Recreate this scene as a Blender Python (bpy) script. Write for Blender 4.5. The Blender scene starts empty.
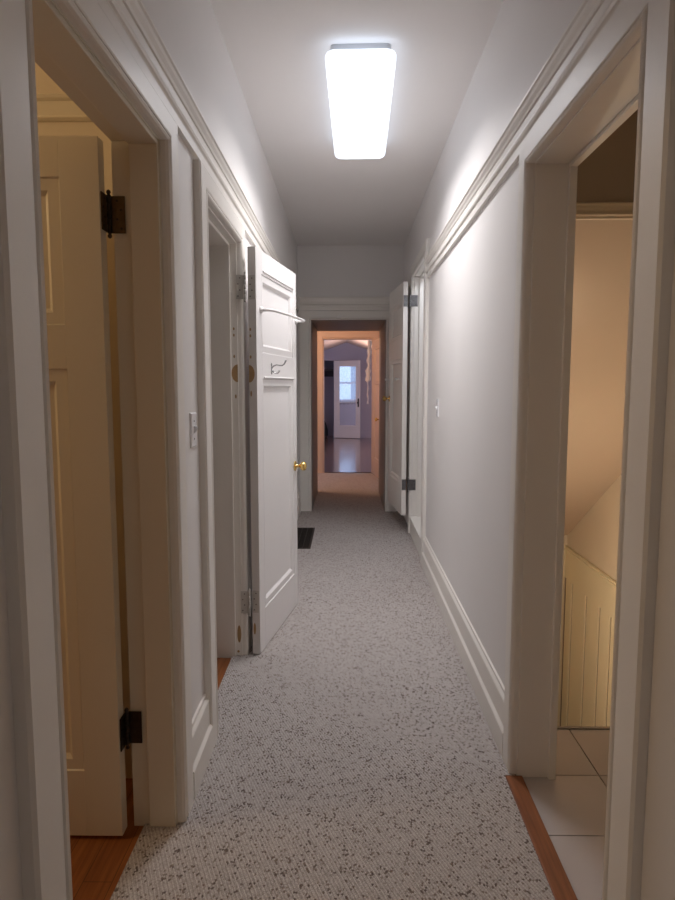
import bpy, bmesh, math, random
from mathutils import Vector, Matrix
random.seed(7)
S = bpy.context.scene
COL = S.collection
R = math.radians

# ------------------------------------------------------------------ materials
def mat(name, color, rough=0.5, metal=0.0, bump=0.0, bscale=60.0, var=0.0, vscale=3.0, spec=0.5):
    m = bpy.data.materials.new(name); m.use_nodes = True
    nt = m.node_tree; N = nt.nodes; L = nt.links
    b = N['Principled BSDF']
    b.inputs['Base Color'].default_value = (*color, 1)
    b.inputs['Roughness'].default_value = rough
    b.inputs['Metallic'].default_value = metal
    b.inputs['Specular IOR Level'].default_value = spec
    tc = N.new('ShaderNodeTexCoord')
    if var > 0:
        n = N.new('ShaderNodeTexNoise'); n.inputs['Scale'].default_value = vscale; n.inputs['Detail'].default_value = 5
        L.new(tc.outputs['Object'], n.inputs['Vector'])
        mx = N.new('ShaderNodeMix'); mx.data_type = 'RGBA'
        mx.inputs[6].default_value = (*[c*(1-var) for c in color], 1)
        mx.inputs[7].default_value = (*[min(1, c*(1+var)) for c in color], 1)
        L.new(n.outputs['Fac'], mx.inputs[0]); L.new(mx.outputs[2], b.inputs['Base Color'])
    if bump > 0:
        n2 = N.new('ShaderNodeTexNoise'); n2.inputs['Scale'].default_value = bscale; n2.inputs['Detail'].default_value = 3
        L.new(tc.outputs['Object'], n2.inputs['Vector'])
        bp = N.new('ShaderNodeBump'); bp.inputs['Strength'].default_value = bump; bp.inputs['Distance'].default_value = 0.002
        L.new(n2.outputs['Fac'], bp.inputs['Height']); L.new(bp.outputs['Normal'], b.inputs['Normal'])
    return m

WALL = mat('wall_paint', (0.80, 0.78, 0.77), 0.55, bump=0.12, bscale=180, var=0.02)
CEIL = mat('ceiling_paint', (0.86, 0.835, 0.825), 0.8, bump=0.15, bscale=120, var=0.02)
TRIM = mat('trim_paint', (0.83, 0.80, 0.755), 0.38, bump=0.10, bscale=90, var=0.02)
DOORW = mat('door_paint', (0.81, 0.79, 0.785), 0.36, bump=0.10, bscale=90, var=0.015)
CREAM = mat('cream_door_paint', (0.72, 0.66, 0.54), 0.38, bump=0.10, bscale=90, var=0.02)
CREAMW = mat('cream_wall_paint', (0.70, 0.62, 0.50), 0.5, bump=0.12, bscale=150, var=0.03)
LAND = mat('landing_shade_tone', (0.40, 0.345, 0.285), 0.5, bump=0.1, bscale=150, var=0.03)  # landing surfaces coloured dark to cut bounced light and carry shade
SOFF = mat('soffit_paint', (0.54, 0.45, 0.36), 0.33, bump=0.10, bscale=60, var=0.03)
BEAD = mat('beadboard_paint', (0.78, 0.71, 0.52), 0.42, var=0.02)
LILAC = mat('lilac_wall_paint', (0.45, 0.44, 0.54), 0.6, var=0.03)
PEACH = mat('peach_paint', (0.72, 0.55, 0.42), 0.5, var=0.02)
BRONZE = mat('dark_bronze', (0.055, 0.042, 0.034), 0.42, metal=0.85, bump=0.3, bscale=200, var=0.3, vscale=60)
AGED = mat('aged_brass', (0.13, 0.085, 0.045), 0.48, metal=0.8, bump=0.3, bscale=200, var=0.5, vscale=60)
GUN = mat('worn_gunmetal', (0.17, 0.165, 0.17), 0.45, metal=0.7, bump=0.3, bscale=200, var=0.3, vscale=60)
BRASS = mat('polished_brass', (0.80, 0.56, 0.20), 0.16, metal=1.0)
HINGEW = mat('painted_hinge', (0.62, 0.60, 0.57), 0.4, metal=0.1, bump=0.2, bscale=120, var=0.06, vscale=40)
SCREW = mat('screw_steel', (0.22, 0.20, 0.19), 0.4, metal=0.8)
STEEL = mat('chrome', (0.62, 0.62, 0.63), 0.2, metal=1.0)
WPLAS = mat('white_plastic', (0.90, 0.90, 0.93), 0.25)
PORC = mat('white_porcelain', (0.88, 0.87, 0.85), 0.15)
BARE = mat('bare_wood', (0.42, 0.27, 0.13), 0.7, var=0.2, vscale=30)
VENT = mat('brown_vent_metal', (0.035, 0.027, 0.023), 0.55, metal=0.4)
BLACK = mat('duct_shade_black', (0.01, 0.009, 0.008), 0.9)
BAGM = mat('black_cloth', (0.02, 0.02, 0.024), 0.8, bump=0.4, bscale=80)
GROUT = mat('grout', (0.30, 0.27, 0.24), 0.9)
TILE = mat('ceramic_tile', (0.47, 0.44, 0.44), 0.28, bump=0.06, bscale=30, var=0.06, vscale=7)
MIRROR = mat('mirror_glass', (0.88, 0.89, 0.90), 0.0, metal=1.0)
DARKTRIM = mat('dark_shelf_wood', (0.10, 0.08, 0.08), 0.6)
LACEW = mat('white_lace', (0.86, 0.86, 0.90), 0.9, bump=0.6, bscale=150)

def wood(name, c1, c2, rough, along='Y', width=0.06, length=1.2, groove=0.35, coat=0.0):
    m = bpy.data.materials.new(name); m.use_nodes = True
    nt = m.node_tree; N = nt.nodes; L = nt.links; b = N['Principled BSDF']
    tc = N.new('ShaderNodeTexCoord'); mp = N.new('ShaderNodeMapping')
    L.new(tc.outputs['Object'], mp.inputs['Vector'])
    if along == 'Y': mp.inputs['Rotation'].default_value = (0, 0, R(90))
    br = N.new('ShaderNodeTexBrick'); L.new(mp.outputs['Vector'], br.inputs['Vector'])
    br.inputs['Scale'].default_value = 1.0; br.inputs['Brick Width'].default_value = length
    br.inputs['Row Height'].default_value = width; br.inputs['Mortar Size'].default_value = 0.0012
    br.inputs['Color1'].default_value = (*c1, 1); br.inputs['Color2'].default_value = (*c2, 1)
    br.inputs['Mortar'].default_value = (*[c*groove for c in c1], 1); br.offset = 0.37
    mp2 = N.new('ShaderNodeMapping'); mp2.inputs['Scale'].default_value = (3, 60, 60)
    L.new(mp.outputs['Vector'], mp2.inputs['Vector'])
    n = N.new('ShaderNodeTexNoise'); n.inputs['Scale'].default_value = 1.5; n.inputs['Detail'].default_value = 6
    L.new(mp2.outputs['Vector'], n.inputs['Vector'])
    rp = N.new('ShaderNodeValToRGB'); rp.color_ramp.elements[0].position = 0.3; rp.color_ramp.elements[1].position = 0.75
    rp.color_ramp.elements[0].color = (0.62, 0.58, 0.55, 1); rp.color_ramp.elements[1].color = (1.15, 1.15, 1.15, 1)
    L.new(n.outputs['Fac'], rp.inputs['Fac'])
    mx = N.new('ShaderNodeMix'); mx.data_type = 'RGBA'; mx.blend_type = 'MULTIPLY'; mx.inputs[0].default_value = 1
    L.new(br.outputs['Color'], mx.inputs[6]); L.new(rp.outputs['Color'], mx.inputs[7])
    L.new(mx.outputs[2], b.inputs['Base Color'])
    b.inputs['Roughness'].default_value = rough
    b.inputs['Coat Weight'].default_value = coat; b.inputs['Coat Roughness'].default_value = 0.12
    return m
FIR = wood('orange_fir_floor', (0.36, 0.125, 0.035), (0.30, 0.10, 0.03), 0.35, 'Y', 0.08, 1.6)
OAK = wood('bedroom_hardwood', (0.24, 0.12, 0.07), (0.18, 0.09, 0.052), 0.24, 'X', 0.06, 0.9, coat=0.8)
STRIPW = wood('threshold_wood', (0.27, 0.095, 0.033), (0.27, 0.095, 0.033), 0.4, 'Y', 0.3, 3.0, 1.0)

def carpet_material():
    m = bpy.data.materials.new('berber_loop_pile'); m.use_nodes = True
    nt = m.node_tree; N = nt.nodes; L = nt.links; b = N['Principled BSDF']
    b.inputs['Roughness'].default_value = 0.95; b.inputs['Specular IOR Level'].default_value = 0.1
    tc = N.new('ShaderNodeTexCoord'); mp = N.new('ShaderNodeMapping')
    mp.inputs['Rotation'].default_value = (0, 0, R(-32)); mp.inputs['Scale'].default_value = (1.0, 0.72, 1.0)
    L.new(tc.outputs['Object'], mp.inputs['Vector'])
    v = N.new('ShaderNodeTexVoronoi'); v.voronoi_dimensions = '2D'; v.inputs['Scale'].default_value = 195; v.inputs['Randomness'].default_value = 0.5
    L.new(mp.outputs['Vector'], v.inputs['Vector'])
    sep = N.new('ShaderNodeSeparateColor'); L.new(v.outputs['Color'], sep.inputs['Color'])
    # clumping of the dark flecks
    n = N.new('ShaderNodeTexNoise'); n.inputs['Scale'].default_value = 38; n.inputs['Detail'].default_value = 2
    L.new(tc.outputs['Object'], n.inputs['Vector'])
    ad = N.new('ShaderNodeMath'); ad.operation = 'MULTIPLY_ADD'; ad.inputs[1].default_value = 0.55; L.new(n.outputs['Fac'], ad.inputs[0]); L.new(sep.outputs['Red'], ad.inputs[2])
    rp = N.new('ShaderNodeValToRGB'); cr = rp.color_ramp; cr.interpolation = 'LINEAR'
    cr.elements[0].position = 0.29; cr.elements[0].color = (0.18, 0.145, 0.135, 1)
    cr.elements[1].position = 0.40; cr.elements[1].color = (0.46, 0.425, 0.41, 1)
    e = cr.elements.new(0.36); e.color = (0.29, 0.235, 0.20, 1)
    e = cr.elements.new(0.9); e.color = (0.56, 0.525, 0.51, 1)
    L.new(ad.outputs[0], rp.inputs['Fac'])
    # deep gaps between loops
    rg = N.new('ShaderNodeValToRGB'); rg.color_ramp.elements[0].position = 0.25; rg.color_ramp.elements[1].position = 0.75
    rg.color_ramp.elements[0].color = (1, 1, 1, 1); rg.color_ramp.elements[1].color = (0.72, 0.70, 0.69, 1)
    L.new(v.outputs['Distance'], rg.inputs['Fac'])
    mx = N.new('ShaderNodeMix'); mx.data_type = 'RGBA'; mx.blend_type = 'MULTIPLY'; mx.inputs[0].default_value = 1
    L.new(rp.outputs['Color'], mx.inputs[6]); L.new(rg.outputs['Color'], mx.inputs[7])
    wv = N.new('ShaderNodeTexWave'); wv.inputs['Scale'].default_value = 34; wv.inputs['Distortion'].default_value = 2.5; wv.inputs['Detail'].default_value = 2; wv.inputs['Detail Scale'].default_value = 3
    L.new(mp.outputs['Vector'], wv.inputs['Vector'])
    rw = N.new('ShaderNodeValToRGB'); rw.color_ramp.elements[0].color = (.80, .79, .78, 1); rw.color_ramp.elements[1].color = (1.08, 1.08, 1.08, 1)
    L.new(wv.outputs['Fac'], rw.inputs['Fac'])
    mw_ = N.new('ShaderNodeMix'); mw_.data_type = 'RGBA'; mw_.blend_type = 'MULTIPLY'; mw_.inputs[0].default_value = 1
    L.new(mx.outputs[2], mw_.inputs[6]); L.new(rw.outputs['Color'], mw_.inputs[7])
    L.new(mw_.outputs[2], b.inputs['Base Color'])
    inv = N.new('ShaderNodeMath'); inv.operation = 'SUBTRACT'; inv.inputs[0].default_value = 1.0; L.new(v.outputs['Distance'], inv.inputs[1])
    bp = N.new('ShaderNodeBump'); bp.inputs['Strength'].default_value = 0.55; bp.inputs['Distance'].default_value = 0.004
    L.new(inv.outputs[0], bp.inputs['Height']); L.new(bp.outputs['Normal'], b.inputs['Normal'])
    return m
CARPET = carpet_material()

def emit(name, color, strength):
    m = bpy.data.materials.new(name); m.use_nodes = True
    b = m.node_tree.nodes['Principled BSDF']
    b.inputs['Base Color'].default_value = (0.85, 0.87, 0.9, 1); b.inputs['Roughness'].default_value = 0.4
    b.inputs['Emission Color'].default_value = (*color, 1); b.inputs['Emission Strength'].default_value = strength
    return m
LED = emit('lit_led_diffuser', (0.76, 0.86, 1.0), 1.55)

def glassmat():
    m = bpy.data.materials.new('window_glass'); m.use_nodes = True
    nt = m.node_tree; N = nt.nodes; N.clear()
    o = N.new('ShaderNodeOutputMaterial'); t = N.new('ShaderNodeBsdfTransparent'); g = N.new('ShaderNodeBsdfGlossy'); g.inputs['Roughness'].default_value = 0.02
    mx = N.new('ShaderNodeMixShader'); mx.inputs[0].default_value = 0.06
    nt.links.new(t.outputs[0], mx.inputs[1]); nt.links.new(g.outputs[0], mx.inputs[2]); nt.links.new(mx.outputs[0], o.inputs[0])
    return m
GLASS = glassmat()
def lacemat():
    m = bpy.data.materials.new('sheer_lace'); m.use_nodes = True
    nt = m.node_tree; N = nt.nodes; N.clear(); L = nt.links
    o = N.new('ShaderNodeOutputMaterial'); t = N.new('ShaderNodeBsdfTransparent')
    tr = N.new('ShaderNodeBsdfTranslucent'); tr.inputs['Color'].default_value = (0.85, 0.86, 0.9, 1)
    d = N.new('ShaderNodeBsdfDiffuse'); d.inputs['Color'].default_value = (0.8, 0.8, 0.84, 1)
    m1 = N.new('ShaderNodeMixShader'); m1.inputs[0].default_value = 0.4; L.new(tr.outputs[0], m1.inputs[1]); L.new(d.outputs[0], m1.inputs[2])
    tc = N.new('ShaderNodeTexCoord'); v = N.new('ShaderNodeTexVoronoi'); v.inputs['Scale'].default_value = 45; L.new(tc.outputs['Object'], v.inputs['Vector'])
    rp = N.new('ShaderNodeMapRange'); rp.inputs['From Min'].default_value = 0.1; rp.inputs['From Max'].default_value = 0.5; rp.inputs['To Min'].default_value = 0.25; rp.inputs['To Max'].default_value = 0.6
    L.new(v.outputs['Distance'], rp.inputs['Value'])
    m2 = N.new('ShaderNodeMixShader'); L.new(rp.outputs[0], m2.inputs[0]); L.new(m1.outputs[0], m2.inputs[1]); L.new(t.outputs[0], m2.inputs[2])
    L.new(m2.outputs[0], o.inputs[0])
    return m
SHEER = lacemat()

# ------------------------------------------------------------------ helpers
def tag(o, label=None, cat=None, group=None, kind=None):
    if label: o['label'] = label
    if cat: o['category'] = cat
    if group: o['group'] = group
    if kind: o['kind'] = kind
    return o

def obj(name, bm, m, parent=None, smooth=False, bevel=0.0):
    bmesh.ops.recalc_face_normals(bm, faces=bm.faces[:])
    me = bpy.data.meshes.new(name)
    if smooth:
        for f in bm.faces: f.smooth = True
    bm.to_mesh(me); bm.free()
    for mm in (m if isinstance(m, (list, tuple)) else [m]): me.materials.append(mm)
    o = bpy.data.objects.new(name, me); COL.objects.link(o)
    if parent: o.parent = parent
    if bevel > 0:
        b = o.modifiers.new('bevel', 'BEVEL'); b.width = bevel; b.segments = 2; b.limit_method = 'ANGLE'
    return o

def empty(name, loc, rz=0.0, rot=None):
    o = bpy.data.objects.new(name, None); COL.objects.link(o)
    o.location = loc; o.rotation_euler = rot if rot else (0, 0, rz); o.empty_display_size = 0.1
    return o

def box(bm, x0, x1, y0, y1, z0, z1, mi=0):
    vs = [bm.verts.new((x, y, z)) for x in (x0, x1) for y in (y0, y1) for z in (z0, z1)]
    for q in ((0,1,3,2),(4,6,7,5),(0,4,5,1),(2,3,7,6),(0,2,6,4),(1,5,7,3)):
        f = bm.faces.new([vs[i] for i in q]); f.material_index = mi
    return vs

def loft(bm, rings, closed_ring=True, caps=True, closed_path=False):
    """bridge rings (lists of 3D points of equal length)"""
    R_ = [[bm.verts.new(p) for p in r] for r in rings]
    n = len(R_[0]); k = len(R_)
    for i in range(k if closed_path else k-1):
        a, b = R_[i], R_[(i+1) % k]
        for j in range(n if closed_ring else n-1):
            bm.faces.new((a[j], a[(j+1) % n], b[(j+1) % n], b[j]))
    if caps and not closed_path:
        bm.faces.new(R_[0]); bm.faces.new(R_[-1][::-1])
    return R_

def tube(bm, pts, rad, n=10, caps=True):
    pts = [Vector(p) for p in pts]; rings = []
    for i, p in enumerate(pts):
        t = (pts[min(i+1, len(pts)-1)] - pts[max(i-1, 0)]).normalized()
        a = t.orthogonal().normalized() if i == 0 else (prev - prev.dot(t)*t).normalized()
        prev = a; b = t.cross(a); r = rad[i] if isinstance(rad, (list, tuple)) else rad
        rings.append([p + r*(math.cos(2*math.pi*k/n)*a + math.sin(2*math.pi*k/n)*b) for k in range(n)])
    loft(bm, rings, True, caps)

def lathe(bm, prof, origin, axis, n=20):
    """prof: (distance along axis, radius)"""
    o = Vector(origin); ax = Vector(axis).normalized(); a = ax.orthogonal().normalized(); b = ax.cross(a)
    loft(bm, [[o + ax*d + max(r, 1e-4)*(math.cos(2*math.pi*k/n)*a + math.sin(2*math.pi*k/n)*b) for k in range(n)] for d, r in prof])

def ring_sweep(bm, u0, u1, z0, z1, prof, f):
    """mitred frame inside a rectangle; prof = (inset, height); f(u,z,h)->3D. Closes with a flat centre."""
    rings = [[f(u0+i, z0+i, h), f(u1-i, z0+i, h), f(u1-i, z1-i, h), f(u0+i, z1-i, h)] for i, h in prof]
    R_ = loft(bm, rings, True, False)
    bm.faces.new(R_[-1])
    return R_

def straight(bm, prof, f, a, b):
    """extrude profile (d, z) along a run; f(s, d, z)->3D"""
    loft(bm, [[f(a, d, z) for d, z in prof], [f(b, d, z) for d, z in prof]])

def casing_mesh(bm, s0, s1, ztop, w0, w1, wt, prof, f, zb=0.0):
    """U-shaped mitred casing round an opening s0..s1 up to ztop; leg widths w0, w1 and head wt.
    prof = (fraction across width 0..1, height)"""
    r0 = [f(s0 - p*w0, zb, h) for p, h in prof]
    r1 = [f(s0 - p*w0, ztop + p*wt, h) for p, h in prof]
    r2 = [f(s1 + p*w1, ztop + p*wt, h) for p, h in prof]
    r3 = [f(s1 + p*w1, zb, h) for p, h in prof]
    loft(bm, [r0, r1, r2, r3])

CP = [(0, 0), (0, .015), (.03, .023), (.09, .027), (.15, .025), (.175, .017), (.21, .017), (.23, .024), (.27, .026), (.94, .026), (1, .020), (1, 0)]
RAIL = [(0, 2.252), (.034, 2.252), (.039, 2.247), (.039, 2.239), (.034, 2.235), (.031, 2.226), (.024, 2.217), (.021, 2.209), (.016, 2.207),
        (.014, 2.178), (.018, 2.176), (.024, 2.172), (.026, 2.164), (.023, 2.156), (.018, 2.153), (.016, 2.150), (.016, 2.120), (0, 2.120)]
BASE = [(0, 0), (.027, 0), (.027, .100), (.025, .104), (.019, .111), (.017, .115), (.017, .203), (.015, .208), (.008, .217), (.007, .222), (.007, .229), (0, .232)]

XL, XR, H = -0.52, 0.59, 2.80
TH = 0.13
YB, YF = -1.7, 6.75
fl = lambda s, d, z: (XL + d, s, z)       # runs along the left wall
fr = lambda s, d, z: (XR - d, s, z)       # runs along the right wall
ff = lambda s, d, z: (s, YF - d, z)       # runs along the far wall
cl = lambda s, z, h: (XL + h, s, z)
cr_ = lambda s, z, h: (XR - h, s, z)
cf = lambda s, z, h: (s, YF - h, z)

# openings
L1 = (1.066, 1.822, 2.024)
L2 = (2.335, 3.05, 2.015)
R1 = (1.315, 2.085, 2.045)
R2 = (4.78, 5.70, 2.30)
FX = (-.378, .410, 2.038)
J = 0.02   # jamb lining thickness

# ------------------------------------------------------------------ shell of the hall
def wall_with_openings(name, x0, x1, y0, y1, z1, ops, m, label):
    bm = bmesh.new(); y = y0
    for (a, b, zt, zb) in ops:
        box(bm, x0, x1, y, a - J, 0, z1)
        box(bm, x0, x1, a - J, b + J, zt + J, z1)
        if zb > 0: box(bm, x0, x1, a - J, b + J, 0, zb)
        y = b + J
    box(bm, x0, x1, y, y1, 0, z1)
    return tag(obj(name, bm, m), label, 'wall', kind='structure')
wall_with_openings('wall_left', XL-TH, XL, YB, YF, H, [(L1[0], L1[1], L1[2], 0), (L2[0], L2[1], L2[2], 0)], WALL,
                   'off-white left wall of the hallway with two door openings')
wall_with_openings('wall_right', XR, XR+TH, YB, YF, H, [(R1[0], R1[1], R1[2], 0), (R2[0], R2[1], R2[2], .165)], WALL,
                   'off-white right wall of the hallway between stair doorway and raised doorway')
bm = bmesh.new()
box(bm, XL-TH, FX[0], YF, 8.03, 0, H); box(bm, FX[1], XR+TH, YF, 8.03, 0, H); box(bm, FX[0], FX[1], YF, 8.03, FX[2], H)
tag(obj('wall_far', bm, WALL), 'thick far wall pierced by the dim passage at the end of the hallway', 'wall', kind='structure')
bm = bmesh.new(); box(bm, XL-TH, XR+TH, YB-.1, YB, 0, H)
tag(obj('wall_back', bm, WALL), 'plain hallway wall behind the viewer', 'wall', kind='structure')
bm = bmesh.new(); box(bm, XL-TH, XR+TH, YB, YF, H, H+.1)
tag(obj('ceiling', bm, CEIL), 'off-white hallway ceiling carrying the lit rectangular lamp', 'ceiling', kind='structure')
bm = bmesh.new(); box(bm, XL, XR, YB, YF, -.1, 0); box(bm, FX[0], FX[1], YF, 8.03, -.1, 0); box(bm, -1.3, 1.3, 8.03, 9.9, -.1, 0)
tag(obj('floor', bm, FIR), 'wooden floor lying beneath the hallway carpet', 'floor', kind='structure')

# carpet: one piece with tongues into the doorways
bm = bmesh.new()
def slab(x0, x1, y0, y1): box(bm, x0, x1, y0, y1, .0005, .009)
slab(XL+.001, .548, YB+.002, R1[0]); slab(XL+.001, .548, R1[0], R1[1]); slab(XL+.001, XR-.001, R1[1], 6.75)
slab(-.62, XL+.001, L1[0]+.001, L1[1]-.001); slab(-.57, XL+.001, L2[0]+.001, L2[1]-.001)
slab(FX[0]+.002, FX[1]-.002, 6.75, 8.03); slab(-1.2, 1.2, 8.03, 9.77)
tag(obj('floor_carpet', bm, CARPET), 'flecked grey-beige loop carpet running the whole length of the hallway', 'carpet', kind='structure')

# ------------------------------------------------------------------ mouldings in the hall
def rail(name, f, a, b, label, dz=0.0, m=TRIM):
    bm = bmesh.new(); straight(bm, [(d, z+dz) for d, z in RAIL], f, a, b)
    return tag(obj(name, bm, m), label, 'picture rail', kind='structure')
rail('trim_1', fl, YB, YF, 'cream picture rail moulding along the left hallway wall')
rail('trim_2', fr, YB, R2[0]-.108, 'cream picture rail moulding along the right hallway wall above the stair doorway')
rail('trim_3', fr, R2[1]+.105, YF, 'short picture rail between the raised doorway and the far wall')
rail('trim_4', ff, XL, XR, 'picture rail over the far passage opening', .018)
def skirting(name, f, a, b, label):
    bm = bmesh.new(); straight(bm, BASE, f, a, b)
    return tag(obj(name, bm, TRIM), label, 'baseboard', kind='structure')
skirting('baseboard_left', fl, L1[1]+.115, L2[0]-.115, 'short cream baseboard under the left light switch')
skirting('baseboard_left_far', fl, L2[1]+.115, YF, 'cream baseboard behind the open white door with the towel bar')
skirting('baseboard_right', fr, R1[1]+.1, R2[0]-.105, 'long cream stepped baseboard along the right hallway wall')
skirting('baseboard_left_near', fl, YB, L1[0]-.13, 'cream baseboard left of the nearest left door casing')
skirting('baseboard_right_near', fr, YB, R1[0]-.125, 'cream baseboard right of the nearest right door casing')

def jamb(parent, X0, X1, y0, y1, zt, m, zb=0.0, stop0=None, stop1=None):
    """lining boards of an opening in a wall parallel to Y (X0..X1), with a raised stop between stop0..stop1"""
    bm = bmesh.new()
    box(bm, X0, X1, y0-J+.0005, y0, zb, zt); box(bm, X0, X1, y1, y1+J-.0005, zb, zt); box(bm, X0, X1, y0-J+.0005, y1+J-.0005, zt, zt+J-.0005)
    o = obj('jamb', bm, m, parent, bevel=.0015)
    if stop0 is not None:
        bm = bmesh.new(); t = .013
        box(bm, stop0, stop1, y0, y0+t, zb, zt); box(bm, stop0, stop1, y1-t, y1, zb, zt); box(bm, stop0, stop1, y0+t, y1-t, zt-t, zt)
        obj('door_stop', bm, m, parent, bevel=.002)
    return o

# casings ( U-shaped, mitred ) with their jambs
bm = bmesh.new(); casing_mesh(bm, L1[0]-.004, L1[1]+.006, L1[2]+.004, .125, .105, .081, CP, cl)
t1 = tag(obj('trim_5', bm, TRIM), 'cream door casing round the nearest left doorway', 'door casing', kind='structure')
jamb(t1, XL-TH-.004, XL-.0005, L1[0], L1[1], L1[2], CREAM, 0, XL-.082, XL-.002)
bm = bmesh.new(); casing_mesh(bm, L2[0]-.006, L2[1]+.006, L2[2]+.006, .112, .105, .088, CP, cl)
t2 = tag(obj('trim_6', bm, TRIM), 'cream door casing behind the open white door with the towel bar', 'door casing', kind='structure')
j2 = jamb(t2, XL-TH-.004, XL-.0005, L2[0], L2[1], L2[2], TRIM, 0, XL-TH, XL-.032)
bm = bmesh.new(); casing_mesh(bm, R1[0]-.004, R1[1]+.006, R1[2]+.004, .125, .092, .062, CP, cr_)
t3 = tag(obj('trim_7', bm, TRIM), 'cream door casing round the stair landing doorway on the right', 'door casing', kind='structure')
jamb(t3, XR+.0005, XR+TH+.004, R1[0], R1[1], R1[2], TRIM, 0, XR+.105, XR+TH)
bm = bmesh.new(); casing_mesh(bm, R2[0]-.006, R2[1]+.006, R2[2]+.006, .10, .10, .095, CP, cr_)
t4 = tag(obj('trim_8', bm, TRIM), 'tall white door casing round the raised doorway far down the right wall', 'door casing', kind='structure')
jamb(t4, XR+.0005, XR+TH+.004, R2[0], R2[1], R2[2], TRIM, .165, XR+.045, XR+TH)
bm = bmesh.new(); box(bm, XR-.012, XR+.010, R2[0]-.002, R2[1]+.002, 0, .150); box(bm, XR-.020, XR+TH, R2[0]-.002, R2[1]+.002, .150, .172)
obj('sill_step', bm, TRIM, t4, bevel=.003)
bm = bmesh.new(); casing_mesh(bm, FX[0], FX[1], FX[2], .122, .122, .095, CP, cf)
t5 = tag(obj('trim_9', bm, TRIM), 'cream casing round the far passage opening', 'door casing', kind='structure')
bm = bmesh.new()
box(bm, FX[0]-.001, FX[0]+.006, YF+.001, 8.031, .009, FX[2]+.001); box(bm, FX[1]-.006, FX[1]+.001, YF+.001, 8.031, .009, FX[2]+.001); box(bm, FX[0]+.006, FX[1]-.006, YF+.001, 8.031, FX[2]-.006, FX[2]+.001)
pl = obj('passage_lining', bm, mat('passage_shade_tone', (.30, .265, .245), .5), t5); pl['label'] = 'taupe lining of the passage, darkened in colour to carry shade'  # passage dimness is put into the colour of this lining

# ------------------------------------------------------------------ doors
PP = [(0, 0), (.003, -.0045), (.034, -.005), (.036, -.007), (.046, -.017)]
def hinge(parent, u, yv, z, hh, m, leafs, pin_m=None, screws=3, finial=True, name='hinge', label=None):
    """leafs: list of (origin, dir, normal, width) giving each leaf plate; barrel at (u,yv)"""
    bm = bmesh.new()
    for (o, d, n, w) in leafs:
        o = Vector((*o, z)); d = Vector((*d, 0)).normalized(); n = Vector((*n, 0)).normalized(); up = Vector((0, 0, hh))
        q = [o, o+d*w, o+d*w+up, o+up]
        loft(bm, [[p - n*.0002 for p in q], [p + n*.0022 for p in q]])
    hg = obj(name, bm, m, parent)
    if label: hg['label'] = label
    bm = bmesh.new(); r = .0065
    prof = [(0, r)]
    for k in range(1, 5):
        zz = hh*k/5; prof += [(zz-.0008, r), (zz-.0005, r*.86), (zz+.0005, r*.86), (zz+.0008, r)]
    prof += [(hh, r)]
    if finial: prof = [(-.016, .001), (-.013, .005), (-.008, .0065), (-.004, .004), (-.001, .005)] + prof + [(hh+.001, .005), (hh+.004, .004), (hh+.008, .0065), (hh+.013, .005), (hh+.016, .001)]
    lathe(bm, prof, (u, yv, z), (0, 0, 1), 14)
    obj('hinge_pin', bm, pin_m or m, hg, smooth=True)
    bm = bmesh.new()
    for (o, d, n, w) in leafs:
        d = Vector((*d, 0)).normalized(); n = Vector((*n, 0)).normalized()
        for k in range(screws):
            p = Vector((*o, z)) + d*w*(.45 if k % 2 else .72) + Vector((0, 0, hh*(k+.5)/screws)) + n*.0022
            lathe(bm, [(0, .0036), (.0010, .0034), (.0014, .0022)], p, n, 10)
    obj('hinge_screws', bm, SCREW if m is HINGEW else BRONZE, hg)
    return hg

def knob(parent, u, z, yv, side, m, name='knob', label=None):
    """side -1: projects to local -y, +1: to +y"""
    bm = bmesh.new()
    lathe(bm, [(0, .013), (.012, .012), (.016, .009), (.028, .009), (.033, .014), (.040, .0235), (.050, .0275), (.060, .0265), (.067, .021), (.071, .010), (.072, .001)], (u, yv, z), (0, side, 0), 24)
    k = obj(name, bm, m, parent, smooth=True)
    if label: k['label'] = label
    bm = bmesh.new()
    lathe(bm, [(0, .030), (.003, .030), (.006, .026), (.008, .016), (.008, .001)], (u, yv, z), (0, side, 0), 24)
    obj('rosette', bm, m, k, smooth=False)
    return k

def panel_door(name, loc, d, w, h, t, panels, m, label, cat='door'):
    root = empty(name, loc, math.atan2(d[1], d[0]))
    tag(root, label, cat, kind='structure')
    us = (panels[0][0], panels[0][1])
    bm = bmesh.new()
    box(bm, 0, us[0], 0, t, 0, h); box(bm, us[1], w, 0, t, 0, h)
    zs = [0] + [v for p in sorted(panels, key=lambda q: q[2]) for v in (p[2], p[3])] + [h]
    for i in range(0, len(zs), 2): box(bm, us[0], us[1], 0, t, zs[i], zs[i+1])
    obj('door_frame', bm, m, root, bevel=.0012)
    for (u0, u1, z0, z1) in panels:
        bm = bmesh.new()
        ring_sweep(bm, u0, u1, z0, z1, PP, lambda u, z, hh: (u, -hh, z))
        ring_sweep(bm, u0, u1, z0, z1, PP, lambda u, z, hh: (u, t+hh, z))
        obj('panel', bm, m, root)
    return root

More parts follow.
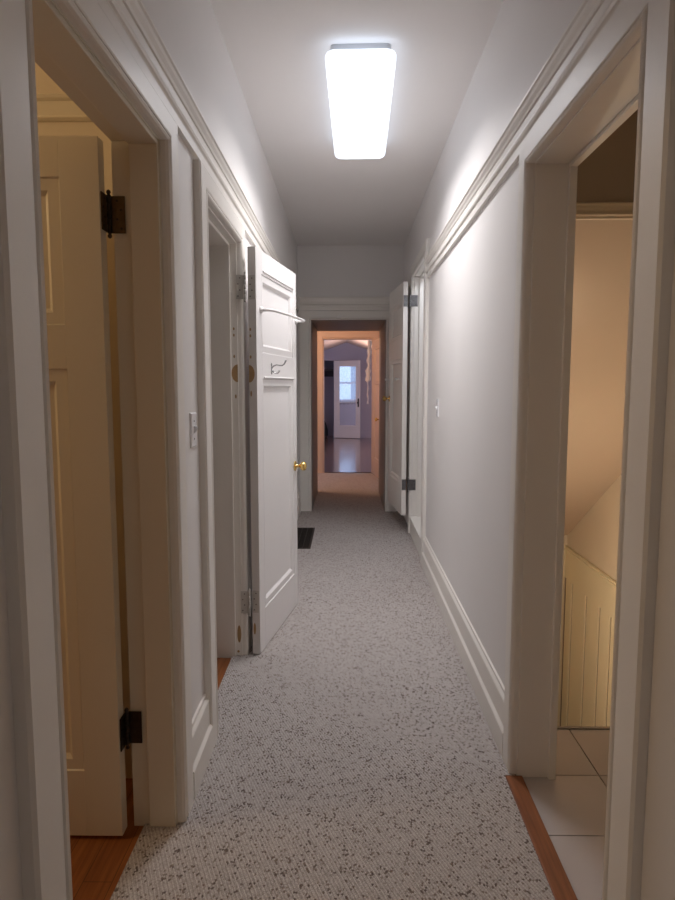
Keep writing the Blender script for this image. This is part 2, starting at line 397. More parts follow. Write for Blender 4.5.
# --- white door with towel bar, hung on the second left doorway, swung out into the hall
W2, T2 = .765, .040
d2 = Vector((.169, .985)).normalized()
door2 = panel_door('door_1', (-.431, 3.056, .013), d2, W2, 1.990, T2,
                   [(.090, .690, .208, 1.372), (.090, .690, 1.498, 1.878)], DOORW,
                   'white panelled door with towel bar swung open into the hallway')
def capmould(z0):       # little shelf mouldings over each panel
    bm = bmesh.new()
    for sgn, yb in ((-1, 0), (1, T2)):
        pr = [(0, z0), (.003, z0+.001), (.005, z0+.004), (.005, z0+.007), (0, z0+.010)]
        loft(bm, [[(.112, yb+sgn*dd, z) for dd, z in pr], [(.70, yb+sgn*dd, z) for dd, z in pr]])
    obj('ledge_moulding', bm, DOORW, door2)
capmould(1.888); capmould(1.374)
inv = Matrix.Rotation(-math.atan2(d2[1], d2[0]), 3, 'Z')
def to2(x, y): v = inv @ Vector((x+.431, y-3.056, 0)); return (v.x, v.y)
def dir2(x, y): v = inv @ Vector((x, y, 0)); return (v.x, v.y)
hp = to2(-.481, 3.046)
for hz in (.215, 1.745):
    hinge(door2, hp[0], hp[1], hz, .112, HINGEW,
          [((-.0015, .004), (0, 1), (-1, 0), .032), (to2(-.490, 3.0485), dir2(-1, 0), dir2(0, -1), .034)], screws=4, finial=True,
          label='hinge painted over in white')
knob(door2, .715, .862, 0, -1, BRASS, label='polished brass knob'); knob(door2, .715, .862, T2, 1, BRASS, label='polished brass knob')
bm = bmesh.new()
box(bm, W2-.0002, W2+.0015, .008, .032, .80, .92); box(bm, W2, W2+.009, .012, .028, .85, .875)
obj('latch_plate', bm, BRASS, door2)
# towel bar
pts = []
for k in range(0, 9):
    a = R(90*k/8); pts.append((.068 + .045*(1-math.cos(a)), -.008 - .052*math.sin(a) , 1.703))
for k in range(1, 10): pts.append((.113 + (.712-.113)*k/10, -.060 - .010*math.sin(math.pi*k/10), 1.703 + .012*k/10))
for k in range(0, 9):
    a = R(90*k/8); pts.append((.712 + .040*math.sin(a), -.020 - .040*math.cos(a), 1.715))
bm = bmesh.new(); tube(bm, [(.068, 0, 1.703)] + pts + [(.752, 0, 1.715)], .0072, 12)
tb = obj('towel_bar', bm, DOORW, door2, smooth=True)
tb['label'] = 'white bowed towel bar'
for u, z in ((.068, 1.703), (.752, 1.715)):
    bm = bmesh.new(); lathe(bm, [(0, .0165), (.004, .0165), (.010, .012), (.013, .009)], (u, -.0005, z), (0, -1, 0), 18)
    obj('bar_mount', bm, DOORW, tb, smooth=False, bevel=.001)
# coat hook
HU = .243
bm = bmesh.new()
for zz in (1.446, 1.404): lathe(bm, [(0, .001), (0, .009), (.003, .008), (.004, .001)], (HU, 0, zz), (0, -1, 0), 16)
box(bm, HU-.006, HU+.006, -.003, 0, 1.402, 1.448)
hk = obj('coat_hook', bm, STEEL, door2); hk['label'] = 'small steel double coat hook'
bm = bmesh.new()
tube(bm, [(HU, -.002, 1.428), (HU+.002, -.012, 1.440), (HU+.004, -.026, 1.446), (HU+.006, -.042, 1.442), (HU+.008, -.056, 1.442), (HU+.009, -.066, 1.450), (HU+.010, -.071, 1.462), (HU+.010, -.074, 1.468)], [.0035]*6+[.0042, .0055], 10)
obj('prong', bm, STEEL, hk, smooth=True)
bm = bmesh.new()
tube(bm, [(HU, -.002, 1.424), (HU, -.010, 1.410), (HU+.001, -.020, 1.402), (HU+.002, -.032, 1.402), (HU+.003, -.039, 1.410), (HU+.003, -.041, 1.416)], [.0035]*4+[.0042, .0052], 10)
obj('prong', bm, STEEL, hk, smooth=True)
# bare wood patches where old locks and latches were cut, on the hinge edge
def patches(parent, fx, normal_thick, items, name='bare_wood_patch'):
    bm = bmesh.new()
    for (cu, cz, ru, rz, half) in items:
        n = 14; a0, a1 = (0, 2*math.pi) if half == 0 else ((R(90), R(270)) if half < 0 else (R(-90), R(90)))
        ang = [a0 + (a1-a0)*k/(n-1 if half else n) for k in range(n)]
        loft(bm, [[fx(cu + ru*math.cos(a), cz + rz*math.sin(a), hgt) for a in ang] for hgt in (0, normal_thick)])
    o = obj(name, bm, BARE, parent); o['label'] = 'bare wood patch where paint is missing'
patches(door2, lambda c, z, hh: (-hh, c, z), .0007, [(.030, 1.605, .004, .007, 0), (.030, 1.575, .004, .007, 0), (.030, 1.475, .004, .008, 0), (.0395, 1.395, .028, .042, -1), (.030, 1.30, .004, .014, 0), (.028, .130, .006, .030, 0)])
patches(t2, lambda c, z, hh: (c, L2[1]-hh, z), .0007, [(-.538, 1.620, .004, .007, 0), (-.538, 1.590, .004, .007, 0), (-.538, 1.49, .004, .008, 0), (-.522, 1.41, .030, .042, -1), (-.533, 1.30, .004, .010, 0), (-.535, .120, .010, .045, 0), (-.54, .03, .006, .006, 0)])

# --- cream door standing open in the nearest left room
T1 = .042
door1 = panel_door('door_2', (-.668, 1.804, .012), (-1, 0), .76, 2.004, T1,
                   [(.108, .655, .205, 1.385), (.108, .655, 1.505, 1.898)], CREAM,
                   'cream panelled door standing open in the nearest left doorway')
for hz in (.262, 1.762):
    # local frame: x -> -X, y -> -Y
    lab = 'dark aged hinge'
    hinge(door1, -.008, -.004, hz, .100, AGED if hz > 1 else BRONZE,
          [((-.0015, .001), (0, 1), (-1, 0), .036), ((-.010, -.0125), (-1, 0), (0, 1), .040)], pin_m=BRONZE, screws=4, label=lab)
knob(door1, .70, .87, T1, 1, BRASS); knob(door1, .70, .87, 0, -1, BRASS)

# --- raised door on the right, folded back along the wall
T3 = .042
d3 = Vector((-.072, .75)).normalized()
door3 = panel_door('door_3', (.536, 5.705, .178), d3, .75, 2.085, T3,
                   [(.095, .655, .28, 1.42), (.095, .655, 1.60, 1.93)], TRIM,
                   'tall panelled door folded back beside the far passage, its sill above the floor')
inv3 = Matrix.Rotation(-math.atan2(d3[1], d3[0]), 3, 'Z')
def to3(x, y): v = inv3 @ Vector((x-.536, y-5.705, 0)); return (v.x, v.y)
def dir3(x, y): v = inv3 @ Vector((x, y, 0)); return (v.x, v.y)
hp3 = to3(.553, 5.695)
for hz in (.232, 1.868):
    hinge(door3, hp3[0], hp3[1], hz, .098, GUN,
          [((-.0015, .001), (0, 1), (-1, 0), .038), (to3(.560, 5.6985), dir3(1, 0), dir3(0, -1), .062)], screws=3, label='dark bronze hinge')
knob(door3, .700, 1.045, T3, 1, BRASS, label='brass knob'); knob(door3, .700, 1.045, 0, -1, BRASS, label='brass knob')
for u, yb in ((.700, T3), (.20, T3-.013)):
    bm = bmesh.new(); lathe(bm, [(0, .012), (.004, .011), (.006, .006), (.024, .006), (.030, .012), (.038, .015), (.046, .012), (.050, .001)], (u, yb, 1.235), (0, 1, 0), 16)
    pg = obj('hook_peg', bm, PORC, door3, smooth=True); pg['label'] = 'small white peg'

# ------------------------------------------------------------------ ceiling lamp
lamp = empty('ceiling_light', (.066, 3.415, H), R(-1.0))
tag(lamp, 'lit white rectangular lamp on the hallway ceiling', 'ceiling light')
def rrect(hx, hy, r, z, n=7):
    out = []
    for sx, sy, a0 in ((1, 1, 0), (-1, 1, 90), (-1, -1, 180), (1, -1, 270)):
        for k in range(n):
            a = R(a0 + 90*k/(n-1)); out.append((sx*(hx-r) + r*math.cos(a), sy*(hy-r) + r*math.sin(a), z))
    return out
bm = bmesh.new(); loft(bm, [rrect(.130, .552, .02, -.0005), rrect(.130, .552, .02, -.028)])
obj('mounting_plate', bm, mat('lamp_base_white', (.6, .61, .63), .4), lamp)
bm = bmesh.new()
loft(bm, [rrect(.118, .545, .03, -.0282), rrect(.134, .575, .035, -.034), rrect(.146, .592, .04, -.042), rrect(.151, .598, .042, -.055), rrect(.151, .598, .042, -.064), rrect(.147, .594, .04, -.075), rrect(.138, .584, .036, -.084), rrect(.122, .566, .03, -.089), rrect(.105, .548, .025, -.090)])
df = obj('diffuser', bm, LED, lamp, smooth=True); df['label'] = 'glowing white diffuser'

# ------------------------------------------------------------------ light switches
def light_switch(loc, rz, label):
    root = empty('light_switch', loc, rz); tag(root, label, 'light switch', 'hallway light switches')
    bm = bmesh.new()
    q = lambda a, b, y: [(-a, y, -b), (a, y, -b), (a, y, b), (-a, y, b)]
    loft(bm, [q(.036, .058, 0), q(.036, .058, -.003), q(.032, .054, -.0065)])
    obj('plate', bm, WPLAS, root)
    bm = bmesh.new(); loft(bm, [q(.006, .013, -.006), [(-.0045, -.019, .004), (.0045, -.019, .004), (.0045, -.017, .011), (-.0045, -.017, .011)]])
    obj('toggle', bm, WPLAS, root)
    for z in (.030, -.030):
        bm = bmesh.new(); lathe(bm, [(0, .0034), (.0012, .003), (.0014, .001)], (0, -.0065, z), (0, -1, 0), 10)
        obj('screw', bm, SCREW, root)
    return root
light_switch((XL+.0002, 2.125, 1.203), R(90), 'white light switch on the strip of wall between the two left doorways')
light_switch((XR-.0002, 4.13, 1.209), R(-90), 'white light switch on the bare right wall')

# ------------------------------------------------------------------ floor return grille
vent = empty('floor_vent', (-.392, 5.528, .009)); tag(vent, 'dark brown metal grille set in the carpet behind the open white door', 'floor vent')
vx, vy = .092, .388
bm = bmesh.new()
for a in ((-vx, vx, -vy, -vy+.018), (-vx, vx, vy-.018, vy), (-vx, -vx+.018, -vy+.018, vy-.018), (vx-.018, vx, -vy+.018, vy-.018)):
    box(bm, a[0], a[1], a[2], a[3], 0, .004)
obj('frame', bm, VENT, vent, bevel=.001)
bm = bmesh.new()
n = 26
for k in range(n):
    y = -vy+.018 + (2*vy-.036)*(k+.5)/n; box(bm, -vx+.018, vx-.018, y-.003, y+.003, .0002, .003)
for x in (-.025, .025): box(bm, x-.002, x+.002, -vy+.018, vy-.018, .0002, .0034)
obj('louvres', bm, VENT, vent)
bm = bmesh.new(); box(bm, -vx+.018, vx-.018, -vy+.018, vy-.018, 0, .0003)
obj('duct_shade_sheet', bm, BLACK, vent)  # flat black sheet paints the unlit depth below the louvres

# ------------------------------------------------------------------ nearest left room
bm = bmesh.new(); box(bm, -3.2, XL-TH, YB, 2.06, -.1, 0); box(bm, XL-TH, XL, L1[0]-J, L1[1]+J, -.1, 0)
tag(obj('floor_left_room', bm, FIR), 'orange wooden floor of the nearest left room', 'floor', kind='structure')
bm = bmesh.new(); box(bm, -3.2, XL-TH, 2.06, 2.16, 0, H)
tag(obj('wall_left_room', bm, CREAMW), 'cream wall behind the open cream door', 'wall', kind='structure')
bm = bmesh.new(); box(bm, -3.3, -3.2, YB, 2.16, 0, H); box(bm, -3.3, XL-TH, YB-.1, YB, 0, H)
tag(obj('wall_left_room_outer', bm, CREAMW), 'outer walls of the nearest left room', 'wall', kind='structure')
bm = bmesh.new(); box(bm, -3.2, XL-TH, YB, 2.06, H, H+.1)
tag(obj('ceiling_left_room', bm, CREAMW), 'cream ceiling of the nearest left room', 'ceiling', kind='structure')
bm = bmesh.new(); straight(bm, [(0, 2.245), (.022, 2.245), (.026, 2.240), (.022, 2.232), (.012, 2.226), (.010, 2.185), (.016, 2.182), (.018, 2.176), (.010, 2.170), (0, 2.168)], lambda s, d, z: (s, 2.06-d, z), -3.2, XL-TH)
tag(obj('trim_10', bm, CREAM), 'thin picture rail over the open cream door in the left room', 'picture rail', kind='structure')

# closet behind second left doorway
bm = bmesh.new(); box(bm, -2.2, XL-TH, 2.16, 4.2, -.1, 0); box(bm, XL-TH, XL, L2[0]-J, L2[1]+J, -.1, 0)
tag(obj('floor_closet', bm, FIR), 'orange wooden floor inside the second left doorway', 'floor', kind='structure')
bm = bmesh.new(); box(bm, -2.3, -2.2, 2.16, 4.2, 0, H); box(bm, -2.3, XL-TH, 4.2, 4.3, 0, H)
tag(obj('wall_closet', bm, WALL), 'white walls inside the second left doorway', 'wall', kind='structure')
bm = bmesh.new(); box(bm, -2.2, XL-TH, 2.16, 4.2, H, H+.1)
tag(obj('ceiling_closet', bm, CEIL), 'white ceiling inside the second left doorway', 'ceiling', kind='structure')

# ------------------------------------------------------------------ stair landing on the right
XW, YH, YE = 2.36, 3.14, 6.70
zs = lambda y: 2.14 - .668*(y-YH)
bm = bmesh.new()
box(bm, XR+.016, XW, .5, 2.40, -.12, -.0075)
for i in range(-3, 3):
    for k in range(-1, 7):
        x0, x1 = .88+.30*(k-1), .88+.30*k; y0, y1 = 1.80+.30*i, 2.10+.30*i
        x0 = max(x0, XR+.016); x1 = min(x1, XW); y0 = max(y0, .5); y1 = min(y1, 2.40)
        if x1-x0 > .02 and y1-y0 > .02: box(bm, x0+.0022, x1-.0022, y0+.0022, y1-.0022, -.0075, .0, 1)
tag(obj('floor_landing', bm, [GROUT, TILE]), 'pale ceramic tile floor of the stair landing through the right doorway', 'floor', kind='structure')
bm = bmesh.new(); pr = [(2.40, -.05), (2.425, -.05), (2.432, -.02), (2.43, -.004), (2.40, .004)]
loft(bm, [[(XR+TH, y, z) for y, z in pr], [(XW, y, z) for y, z in pr]])
tag(obj('trim_11', bm, GROUT), 'thin nosing along the edge of the tiled landing', 'stair nosing', kind='structure')
bm = bmesh.new(); box(bm, .5485, .608, R1[0]+.004, R1[1]-.004, 0, .011)
tag(obj('threshold', bm, STRIPW, bevel=.003), 'orange wooden threshold strip between the carpet and the tiles', 'threshold')
bm = bmesh.new(); box(bm, XR+TH, XW, YH, YH+.05, 2.14, H)
tag(obj('wall_landing', bm, LAND), 'upper wall over the descending stairs', 'wall', kind='structure')
bm = bmesh.new(); straight(bm, [(0, 2.21), (.030, 2.21), (.034, 2.204), (.030, 2.196), (.018, 2.190), (.012, 2.180), (.012, 2.168), (.022, 2.164), (.024, 2.156), (.016, 2.150), (.012, 2.140), (0, 2.138)], lambda s, d, z: (s, YH-d, z), XR+TH, XW)
tag(obj('trim_12', bm, CREAM), 'thin picture rail above the sloping stair ceiling', 'picture rail', kind='structure')
bm = bmesh.new()
q = lambda x, y, t=0: (x, y, zs(y)+t)
for (a, b, y0, y1) in ((XR+TH, XW, YH, 4.6), (1.22, XW, 4.6, YE)):
    loft(bm, [[q(a, y0), q(b, y0), q(b, y1), q(a, y1)], [q(a, y0, .06), q(b, y0, .06), q(b, y1, .06), q(a, y1, .06)]])
tag(obj('ceiling_stairs', bm, SOFF), 'sloping tan ceiling over the descending stairs', 'ceiling', kind='structure')
bm = bmesh.new(); box(bm, XR+TH, XW, YB, YH, H, H+.1)
tag(obj('ceiling_landing', bm, LAND), 'ceiling over the stair landing', 'ceiling', kind='structure')
bm = bmesh.new(); box(bm, XW, XW+.1, .4, YE, -3.3, H)
tag(obj('wall_stairs_side', bm, CREAMW), 'cream side wall of the stairwell above the beadboard', 'wall', kind='structure')
bm = bmesh.new(); box(bm, XR+TH, XW+.1, YE, YE+.1, -3.3, H); box(bm, XR+TH-.03, XR+TH, 2.43, YE, -3.3, -.1); box(bm, XR+TH, 1.22, 4.6, 4.65, -3.3, 1.25); box(bm, 1.17, 1.22, 4.65, YE, -3.3, 1.25); box(bm, XR+TH, XW, 2.35, 2.40, -3.3, -.12)
tag(obj('wall_stairs_end', bm, CREAMW), 'end walls of the stairwell', 'wall', kind='structure')
bm = bmesh.new(); box(bm, XR+TH, XW, .4, .5, -.1, H)
tag(obj('wall_landing_near', bm, LAND), 'near wall of the stair landing, darkened to cut bounced light', 'wall', kind='structure')
bm = bmesh.new(); box(bm, XR+TH, XW, 2.3, YE, -3.4, -3.3)
tag(obj('floor_stairs', bm, FIR), 'floor at the foot of the stairs', 'floor', kind='structure')
bm = bmesh.new()
for k in range(15):
    z = -.19*(k+1); y = 2.43 + .26*k
    box(bm, XR+TH+.002, XW-.03, y, y+.285, z-.03, z); box(bm, XR+TH+.002, XW-.03, y+.26, y+.28, z-.19, z-.03)
tag(obj('stairs', bm, FIR), 'wooden stairs going down from the tiled landing', 'stairs', kind='structure')
# beadboard along side wall and end wall
ZC, ZG = -.40, -.69
bm = bmesh.new()
g = [6.66, 6.457, 6.072, 5.743, 5.498, 5.23, 4.94, 4.66, 4.38, 4.1, 3.8, 3.5, 3.2, 2.9, 2.6]
for a, b in zip(g[:-1], g[1:]): box(bm, XW-.018, XW-.0003, b+.022, a-.022, -3.25, ZG)
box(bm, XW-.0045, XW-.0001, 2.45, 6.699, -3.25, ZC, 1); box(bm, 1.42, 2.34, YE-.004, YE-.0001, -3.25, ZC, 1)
box(bm, XW-.018, XW-.0003, 2.45, 6.68, ZG, ZC)
ge = [2.345, 2.315, 2.02, 1.72, 1.42]
for a, b in zip(ge[:-1], ge[1:]): box(bm, b+.005, a-.005, YE-.018, YE-.0003, -3.25, ZG)
box(bm, 1.42, 2.345, YE-.018, YE-.0003, ZG, ZC)
wc = tag(obj('trim_13', bm, [BEAD, mat('groove_shade', (.20, .13, .075), .8)]), 'cream beadboard wainscot lining the stairwell', 'wainscot', kind='structure')  # brown backing paints joint shadow into the beadboard gaps
bm = bmesh.new()
pr = [(0, ZC), (.024, ZC), (.034, ZC+.016), (.034, ZC+.028), (.026, ZC+.034), (.026, ZC+.044), (.014, ZC+.052), (0, ZC+.052)]
loft(bm, [[(1.42, YE-d, z) for d, z in pr], [(XW-d, YE-d, z) for d, z in pr], [(XW-d, 2.45, z) for d, z in pr]])
obj('cap_moulding', bm, BEAD, wc)
# small closet behind raised doorway
bm = bmesh.new(); box(bm, XR+TH, 1.17, 4.66, 4.74, .165, H); box(bm, XR+TH, 1.17, 5.95, 6.03, .165, H); box(bm, 1.10, 1.17, 4.74, 5.95, .165, H); box(bm, XR+TH, 1.17, 4.66, 6.03, .10, .165)
tag(obj('wall_raised_closet', bm, WALL), 'white walls and floor inside the raised doorway', 'wall', kind='structure')
bm = bmesh.new(); box(bm, XR+TH, 1.17, 4.66, 6.03, H, H+.1)
tag(obj('ceiling_raised_closet', bm, CEIL), 'white ceiling inside the raised doorway', 'ceiling', kind='structure')

# ------------------------------------------------------------------ small warm hall
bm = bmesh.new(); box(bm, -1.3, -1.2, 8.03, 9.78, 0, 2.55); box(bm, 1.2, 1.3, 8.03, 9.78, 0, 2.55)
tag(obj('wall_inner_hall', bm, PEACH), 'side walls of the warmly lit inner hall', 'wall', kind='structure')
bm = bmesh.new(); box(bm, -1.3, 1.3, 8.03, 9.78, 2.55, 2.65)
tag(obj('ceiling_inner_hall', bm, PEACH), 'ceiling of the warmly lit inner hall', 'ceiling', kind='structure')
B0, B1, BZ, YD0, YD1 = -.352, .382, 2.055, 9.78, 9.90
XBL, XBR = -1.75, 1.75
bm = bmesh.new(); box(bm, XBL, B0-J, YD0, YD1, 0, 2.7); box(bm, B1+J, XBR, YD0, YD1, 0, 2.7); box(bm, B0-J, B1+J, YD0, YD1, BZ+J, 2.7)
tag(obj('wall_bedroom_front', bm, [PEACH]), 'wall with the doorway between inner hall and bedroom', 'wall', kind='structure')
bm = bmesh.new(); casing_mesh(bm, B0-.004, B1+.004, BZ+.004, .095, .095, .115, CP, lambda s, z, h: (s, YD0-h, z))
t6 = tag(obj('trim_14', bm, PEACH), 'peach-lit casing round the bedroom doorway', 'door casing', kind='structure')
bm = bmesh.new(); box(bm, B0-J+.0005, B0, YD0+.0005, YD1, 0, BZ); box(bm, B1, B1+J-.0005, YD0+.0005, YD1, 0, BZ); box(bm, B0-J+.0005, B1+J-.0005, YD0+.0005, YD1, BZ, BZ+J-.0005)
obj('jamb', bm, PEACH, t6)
T4 = .038
d4 = Vector((.085, -.70)).normalized()
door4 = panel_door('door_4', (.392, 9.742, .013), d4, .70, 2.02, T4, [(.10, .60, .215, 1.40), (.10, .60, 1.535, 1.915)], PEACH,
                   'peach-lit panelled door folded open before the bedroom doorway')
knob(door4, .645, .86, 0, -1, BRASS, label='brass knob'); knob(door4, .645, .86, T4, 1, BRASS, label='brass knob')

# ------------------------------------------------------------------ bedroom
YBK = 16.55
bm = bmesh.new(); box(bm, XBL, XBR, YD0+.02, YBK, -.1, 0); box(bm, -1.4, -.36, YBK, 17.3, -.1, 0)
tag(obj('floor_bedroom', bm, OAK), 'glossy brown hardwood floor of the far bedroom', 'floor', kind='structure')
CX0, CX1, CZ = -1.30, -.352, 2.0
bm = bmesh.new(); box(bm, XBL, CX0, YBK, YBK+.1, 0, 2.7); box(bm, CX1, XBR, YBK, YBK+.1, 0, 2.7); box(bm, CX0, CX1, YBK, YBK+.1, CZ, 2.7)
tag(obj('wall_bedroom_far', bm, LILAC), 'lilac bedroom wall at the very end of the view', 'wall', kind='structure')
WY0, WY1, WZ0, WZ1 = 13.72, 14.92, .90, 1.98
bm = bmesh.new(); x0, x1 = XBL-.12, XBL
box(bm, x0, x1, YD1, WY0, 0, 2.7); box(bm, x0, x1, WY1, YBK, 0, 2.7); box(bm, x0, x1, WY0, WY1, 0, WZ0); box(bm, x0, x1, WY0, WY1, WZ1, 2.7)
tag(obj('wall_bedroom_left', bm, LILAC), 'left bedroom wall holding the curtained window', 'wall', kind='structure')
bm = bmesh.new(); box(bm, XBR, XBR+.1, YD1, YBK, 0, 2.7)
tag(obj('wall_bedroom_right', bm, LILAC), 'right bedroom wall', 'wall', kind='structure')
bm = bmesh.new(); pz = [(XBL-.1, 2.13), (-.95, 2.13), (-.01, 2.465), (.95, 2.13), (XBR+.1, 2.13)]
r0 = [(x, YD1, z) for x, z in pz] + [(x, YD1, z+.08) for x, z in pz[::-1]]
loft(bm, [r0, [(x, YBK+.05, z) for x, _, z in r0]])
tag(obj('ceiling_bedroom', bm, mat('pink_ceiling_paint', (.72, .60, .55), .7)), 'peaked pinkish bedroom ceiling', 'ceiling', kind='structure')
bm = bmesh.new()
for a, b in ((XBL, CX0), (CX1, XBR)): straight(bm, [(d*.5, z*.7) for d, z in BASE], lambda s, d, z: (s, YBK-d, z), a, b)
straight(bm, [(d*.5, z*.7) for d, z in BASE], lambda s, d, z: (XBL+d, s, z), YD1, YBK-.02)
tag(obj('baseboard_bedroom', bm, LILAC), 'low baseboard along the lilac bedroom walls', 'baseboard', kind='structure')
# closet in the bedroom
bm = bmesh.new(); box(bm, -1.4, CX0, YBK+.1, 17.3, 0, 2.3); box(bm, CX1, CX1+.08, YBK+.1, 17.3, 0, 2.3); box(bm, -1.4, CX1+.08, 17.3, 17.4, 0, 2.3); box(bm, -1.4, CX1+.08, YBK+.1, 17.4, 2.3, 2.4)
tag(obj('wall_bedroom_closet', bm, LILAC), 'walls inside the open bedroom closet', 'wall', kind='structure')
bm = bmesh.new(); box(bm, CX0, CX1, YBK+.13, 17.3, 1.755, 1.78)
sh = tag(obj('closet_shelf', bm, DARKTRIM), 'dark shelf high inside the bedroom closet', 'shelf')
bm = bmesh.new(); box(bm, CX0, CX1, 17.26, 17.3, 1.60, 1.755); obj('cleat', bm, DARKTRIM, sh)
# bag slumped on the closet floor
bm = bmesh.new()
rings = []
for k, (z, hx, hy) in enumerate([(.001, .17, .13), (.05, .20, .16), (.2, .205, .165), (.36, .18, .15), (.48, .13, .12), (.57, .08, .08), (.62, .035, .04), (.63, .01, .01)]):
    rings.append([(-.70 - .02*k*.5 + hx*math.cos(a)*(1+.06*math.sin(3*a+k)), 16.80 + hy*math.sin(a), z) for a in [2*math.pi*i/18 for i in range(18)]])
loft(bm, rings)
bag = tag(obj('bag', bm, BAGM, smooth=True), 'dark slumped bag on the closet floor left of the mirrored door', 'bag')
bm = bmesh.new(); tube(bm, [(-.80, 16.80, .58), (-.81, 16.78, .66), (-.77, 16.77, .70), (-.72, 16.78, .66), (-.73, 16.80, .57)], .010, 8)
obj('strap', bm, BAGM, bag, smooth=True)

# mirrored closet door
AM = R(20)
dm = (math.cos(AM), -math.sin(AM))
mw, mh, mt = .715, 1.985, .035
door5 = empty('door_5', (-.338, 16.50, .012), -AM)
tag(door5, 'white bedroom closet door with a tall mirror reflecting the lace-curtained window', 'door', kind='structure')
u0, u1, z0, z1 = .135, .615, .305, 1.855
bm = bmesh.new()
box(bm, 0, u0, 0, mt, 0, mh); box(bm, u1, mw, 0, mt, 0, mh); box(bm, u0, u1, 0, mt, 0, z0); box(bm, u0, u1, 0, mt, z1, mh); box(bm, u0, u1, .014, mt, z0, z1)
obj('door_frame', bm, DOORW, door5, bevel=.002)
bm = bmesh.new(); box(bm, u0+.004, u1-.004, .009, .0138, z0+.004, z1-.004)
mr = obj('mirror', bm, MIRROR, door5); mr['label'] = 'tall mirror glass'
bm = bmesh.new()
pr = [(0, 0), (0, .004), (.012, .004), (.020, -.008)]
rings = [[(u0+i, -h, z0+i), (u1-i, -h, z0+i), (u1-i, -h, z1-i), (u0+i, -h, z1-i)] for i, h in pr]
loft(bm, rings, True, False)
obj('mirror_moulding', bm, DOORW, door5)
bm = bmesh.new(); box(bm, .650, .688, -.004, 0, .80, 1.02)
hp_ = obj('handle_plate', bm, BRONZE, door5, bevel=.002); hp_['label'] = 'dark handle plate'
bm = bmesh.new(); lathe(bm, [(0, .010), (.02, .008), (.028, .016), (.040, .024), (.050, .020), (.056, .001)], (.669, -.004, .91), (0, -1, 0), 16)
obj('door_handle', bm, BRONZE, hp_, smooth=True)

# window with two sashes on the bedroom's left wall
win = empty('window_1', (XBL, (WY0+WY1)/2, WZ0)); tag(win, 'sash window of the bedroom lighting the lace curtain', 'window', kind='structure')
hw, hh = (WY1-WY0)/2, WZ1-WZ0
bm = bmesh.new(); casing_mesh(bm, -hw, hw, hh-.001, .09, .09, .09, CP, lambda s, z, h: (h, s, z), -.02)
obj('window_frame', bm, DOORW, win)
bm = bmesh.new(); box(bm, 0, .07, -hw-.11, hw+.11, -.045, -.02); obj('window_sill', bm, DOORW, win, bevel=.004)
for z0_, z1_, xo in ((.0, hh/2+.02, -.05), (hh/2-.02, hh, -.09)):
    bm = bmesh.new()
    box(bm, xo-.03, xo, -hw, -hw+.05, z0_, z1_); box(bm, xo-.03, xo, hw-.05, hw, z0_, z1_); box(bm, xo-.03, xo, -hw+.05, hw-.05, z0_, z0_+.045); box(bm, xo-.03, xo, -hw+.05, hw-.05, z1_-.045, z1_)
    s_ = obj('sash', bm, DOORW, win)
    bm = bmesh.new(); box(bm, xo-.018, xo-.014, -hw+.05, hw-.05, z0_+.045, z1_-.045); obj('pane', bm, GLASS, s_)
# lace curtain on a rod
cur = empty('lace_curtain', (XBL+.055, (WY0+WY1)/2, WZ0)); tag(cur, 'sheer white lace curtain with a scalloped hem seen in the mirror', 'curtain')
bm = bmesh.new(); nu, nz = 90, 24; G = []
for i in range(nu+1):
    s = -hw+.01 + (2*hw-.02)*i/nu; colv = []
    hem = -.07 - .035*abs(math.sin(i/nu*math.pi*7))
    for k in range(nz+1):
        z = hem + (hh-.01-hem)*k/nz
        colv.append(bm.verts.new((.016*math.sin(i/nu*math.pi*2*13) + .008*math.sin(i*.9+k*.1), s, z)))
    G.append(colv)
for i in range(nu):
    for k in range(nz): bm.faces.new((G[i][k], G[i+1][k], G[i+1][k+1], G[i][k+1]))
obj('sheer_panel', bm, SHEER, cur, smooth=True)
bm = bmesh.new(); tube(bm, [(0, -hw-.05, hh), (0, hw+.05, hh)], .007, 10); obj('curtain_rod', bm, BRASS, cur, smooth=True)

# white lace scarf hanging just inside the bedroom doorway
bm = bmesh.new(); nz = 40; rings = []
for k in range(nz+1):
    z = 2.05 - .98*k/nz
    wv = (.027 + .006*math.sin(k*1.1) + (.010 if 18 < k < 26 else 0)) if k < 26 else .011 + .003*math.sin(k*1.3)
    cx = .352 - .0010*min(k, 26) + .004*math.sin(k*.9); cy = 9.955 + .006*math.sin(k*.4)
    rings.append([(cx + wv*math.cos(a)*(1+.15*math.sin(5*a+k*.5)), cy + .022*math.sin(a)*(1+.2*math.cos(4*a)), z) for a in [2*math.pi*i/20 for i in range(20)]])
loft(bm, rings)
tag(obj('hanging_scarf', bm, LACEW, smooth=True), 'white lace scarf hanging beside the right jamb of the bedroom doorway', 'scarf')

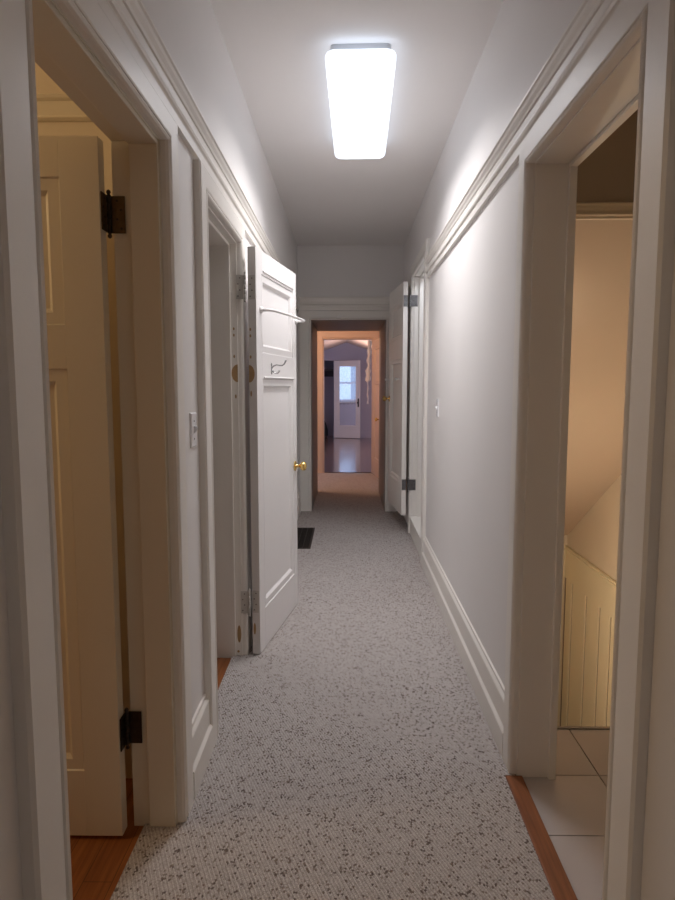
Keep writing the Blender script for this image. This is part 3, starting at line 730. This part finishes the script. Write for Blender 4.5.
# ------------------------------------------------------------------ lights
def area(name, loc, rot, sx, sy, power, color, spread=180):
    l = bpy.data.lights.new(name, 'AREA'); l.shape = 'RECTANGLE'; l.size = sx; l.size_y = sy; l.energy = power; l.color = color; l.spread = R(spread)
    o = bpy.data.objects.new(name, l); COL.objects.link(o); o.location = loc; o.rotation_euler = rot; return o
def point(name, loc, power, color, rad=.06):
    l = bpy.data.lights.new(name, 'POINT'); l.energy = power; l.color = color; l.shadow_soft_size = rad
    o = bpy.data.objects.new(name, l); COL.objects.link(o); o.location = loc; return o
area('hall_lamp_light', (.066, 3.415, H-.0912), (0, 0, R(-1)), .20, 1.09, 16.5, (1.0, .965, .965), 142)
point('left_room_light', (-2.15, 1.42, 2.2), 19, (1, .72, .40), .1)
area('rear_hall_fill', (.05, -.9, H-.02), (0, 0, 0), .4, .4, 1.2, (1, .86, .74))  # unseen fill added behind the viewer
point('raised_closet_light', (.93, 5.25, 2.45), 8, (.86, .92, 1.0), .06)
point('stair_light', (.98, 3.60, 1.62), 2.2, (1, .80, .62), .05)
point('lower_stair_light', (1.1, 4.3, -.55), 48, (1, .85, .64), .06)
point('inner_hall_light', (-.85, 8.22, 2.1), 27, (1, .66, .42), .08)
area('bedroom_ceiling_fill', (.76, 14.3, 1.0), (R(180), 0, 0), .3, .3, 26, (1, .68, .54), 130)  # unseen up-light added to warm and brighten the bedroom ceiling
area('bedroom_blue_fill', (XBR-.02, 12.4, 1.3), (0, R(90), 0), 1.1, 1.1, 46, (.66, .74, 1.0))  # blue fill added against a windowless wall to brighten the bedroom
area('daylight', (XBL-.5, (WY0+WY1)/2, 1.6), (0, R(-90), 0), 1.6, 1.6, 11, (.50, .66, 1.0))
w = bpy.data.worlds.new('daylight_sky'); S.world = w; w.use_nodes = True
w.node_tree.nodes['Background'].inputs['Color'].default_value = (.45, .62, 1.0, 1)
w.node_tree.nodes['Background'].inputs['Strength'].default_value = 0.9

# ------------------------------------------------------------------ camera
cam = bpy.data.cameras.new('camera'); co = bpy.data.objects.new('camera', cam); COL.objects.link(co)
cam.sensor_fit = 'VERTICAL'; cam.sensor_height = 24.0; cam.lens = 635/900*24.0
cam.clip_start = .02; cam.clip_end = 100
co.location = (0, 0, 1.35); co.rotation_euler = (R(90-5.76), 0, R(.85))
S.camera = co

S.view_settings.view_transform = 'Standard'; S.view_settings.look = 'None'
S.view_settings.exposure = 0.0; S.view_settings.gamma = 1.0; S.view_settings.use_curve_mapping = False
S.cycles.use_denoising = True
S.cycles.max_bounces = 14; S.cycles.diffuse_bounces = 8; S.cycles.glossy_bounces = 6; S.cycles.transparent_max_bounces = 12
S.cycles.sample_clamp_indirect = 6.0; S.cycles.caustics_reflective = True
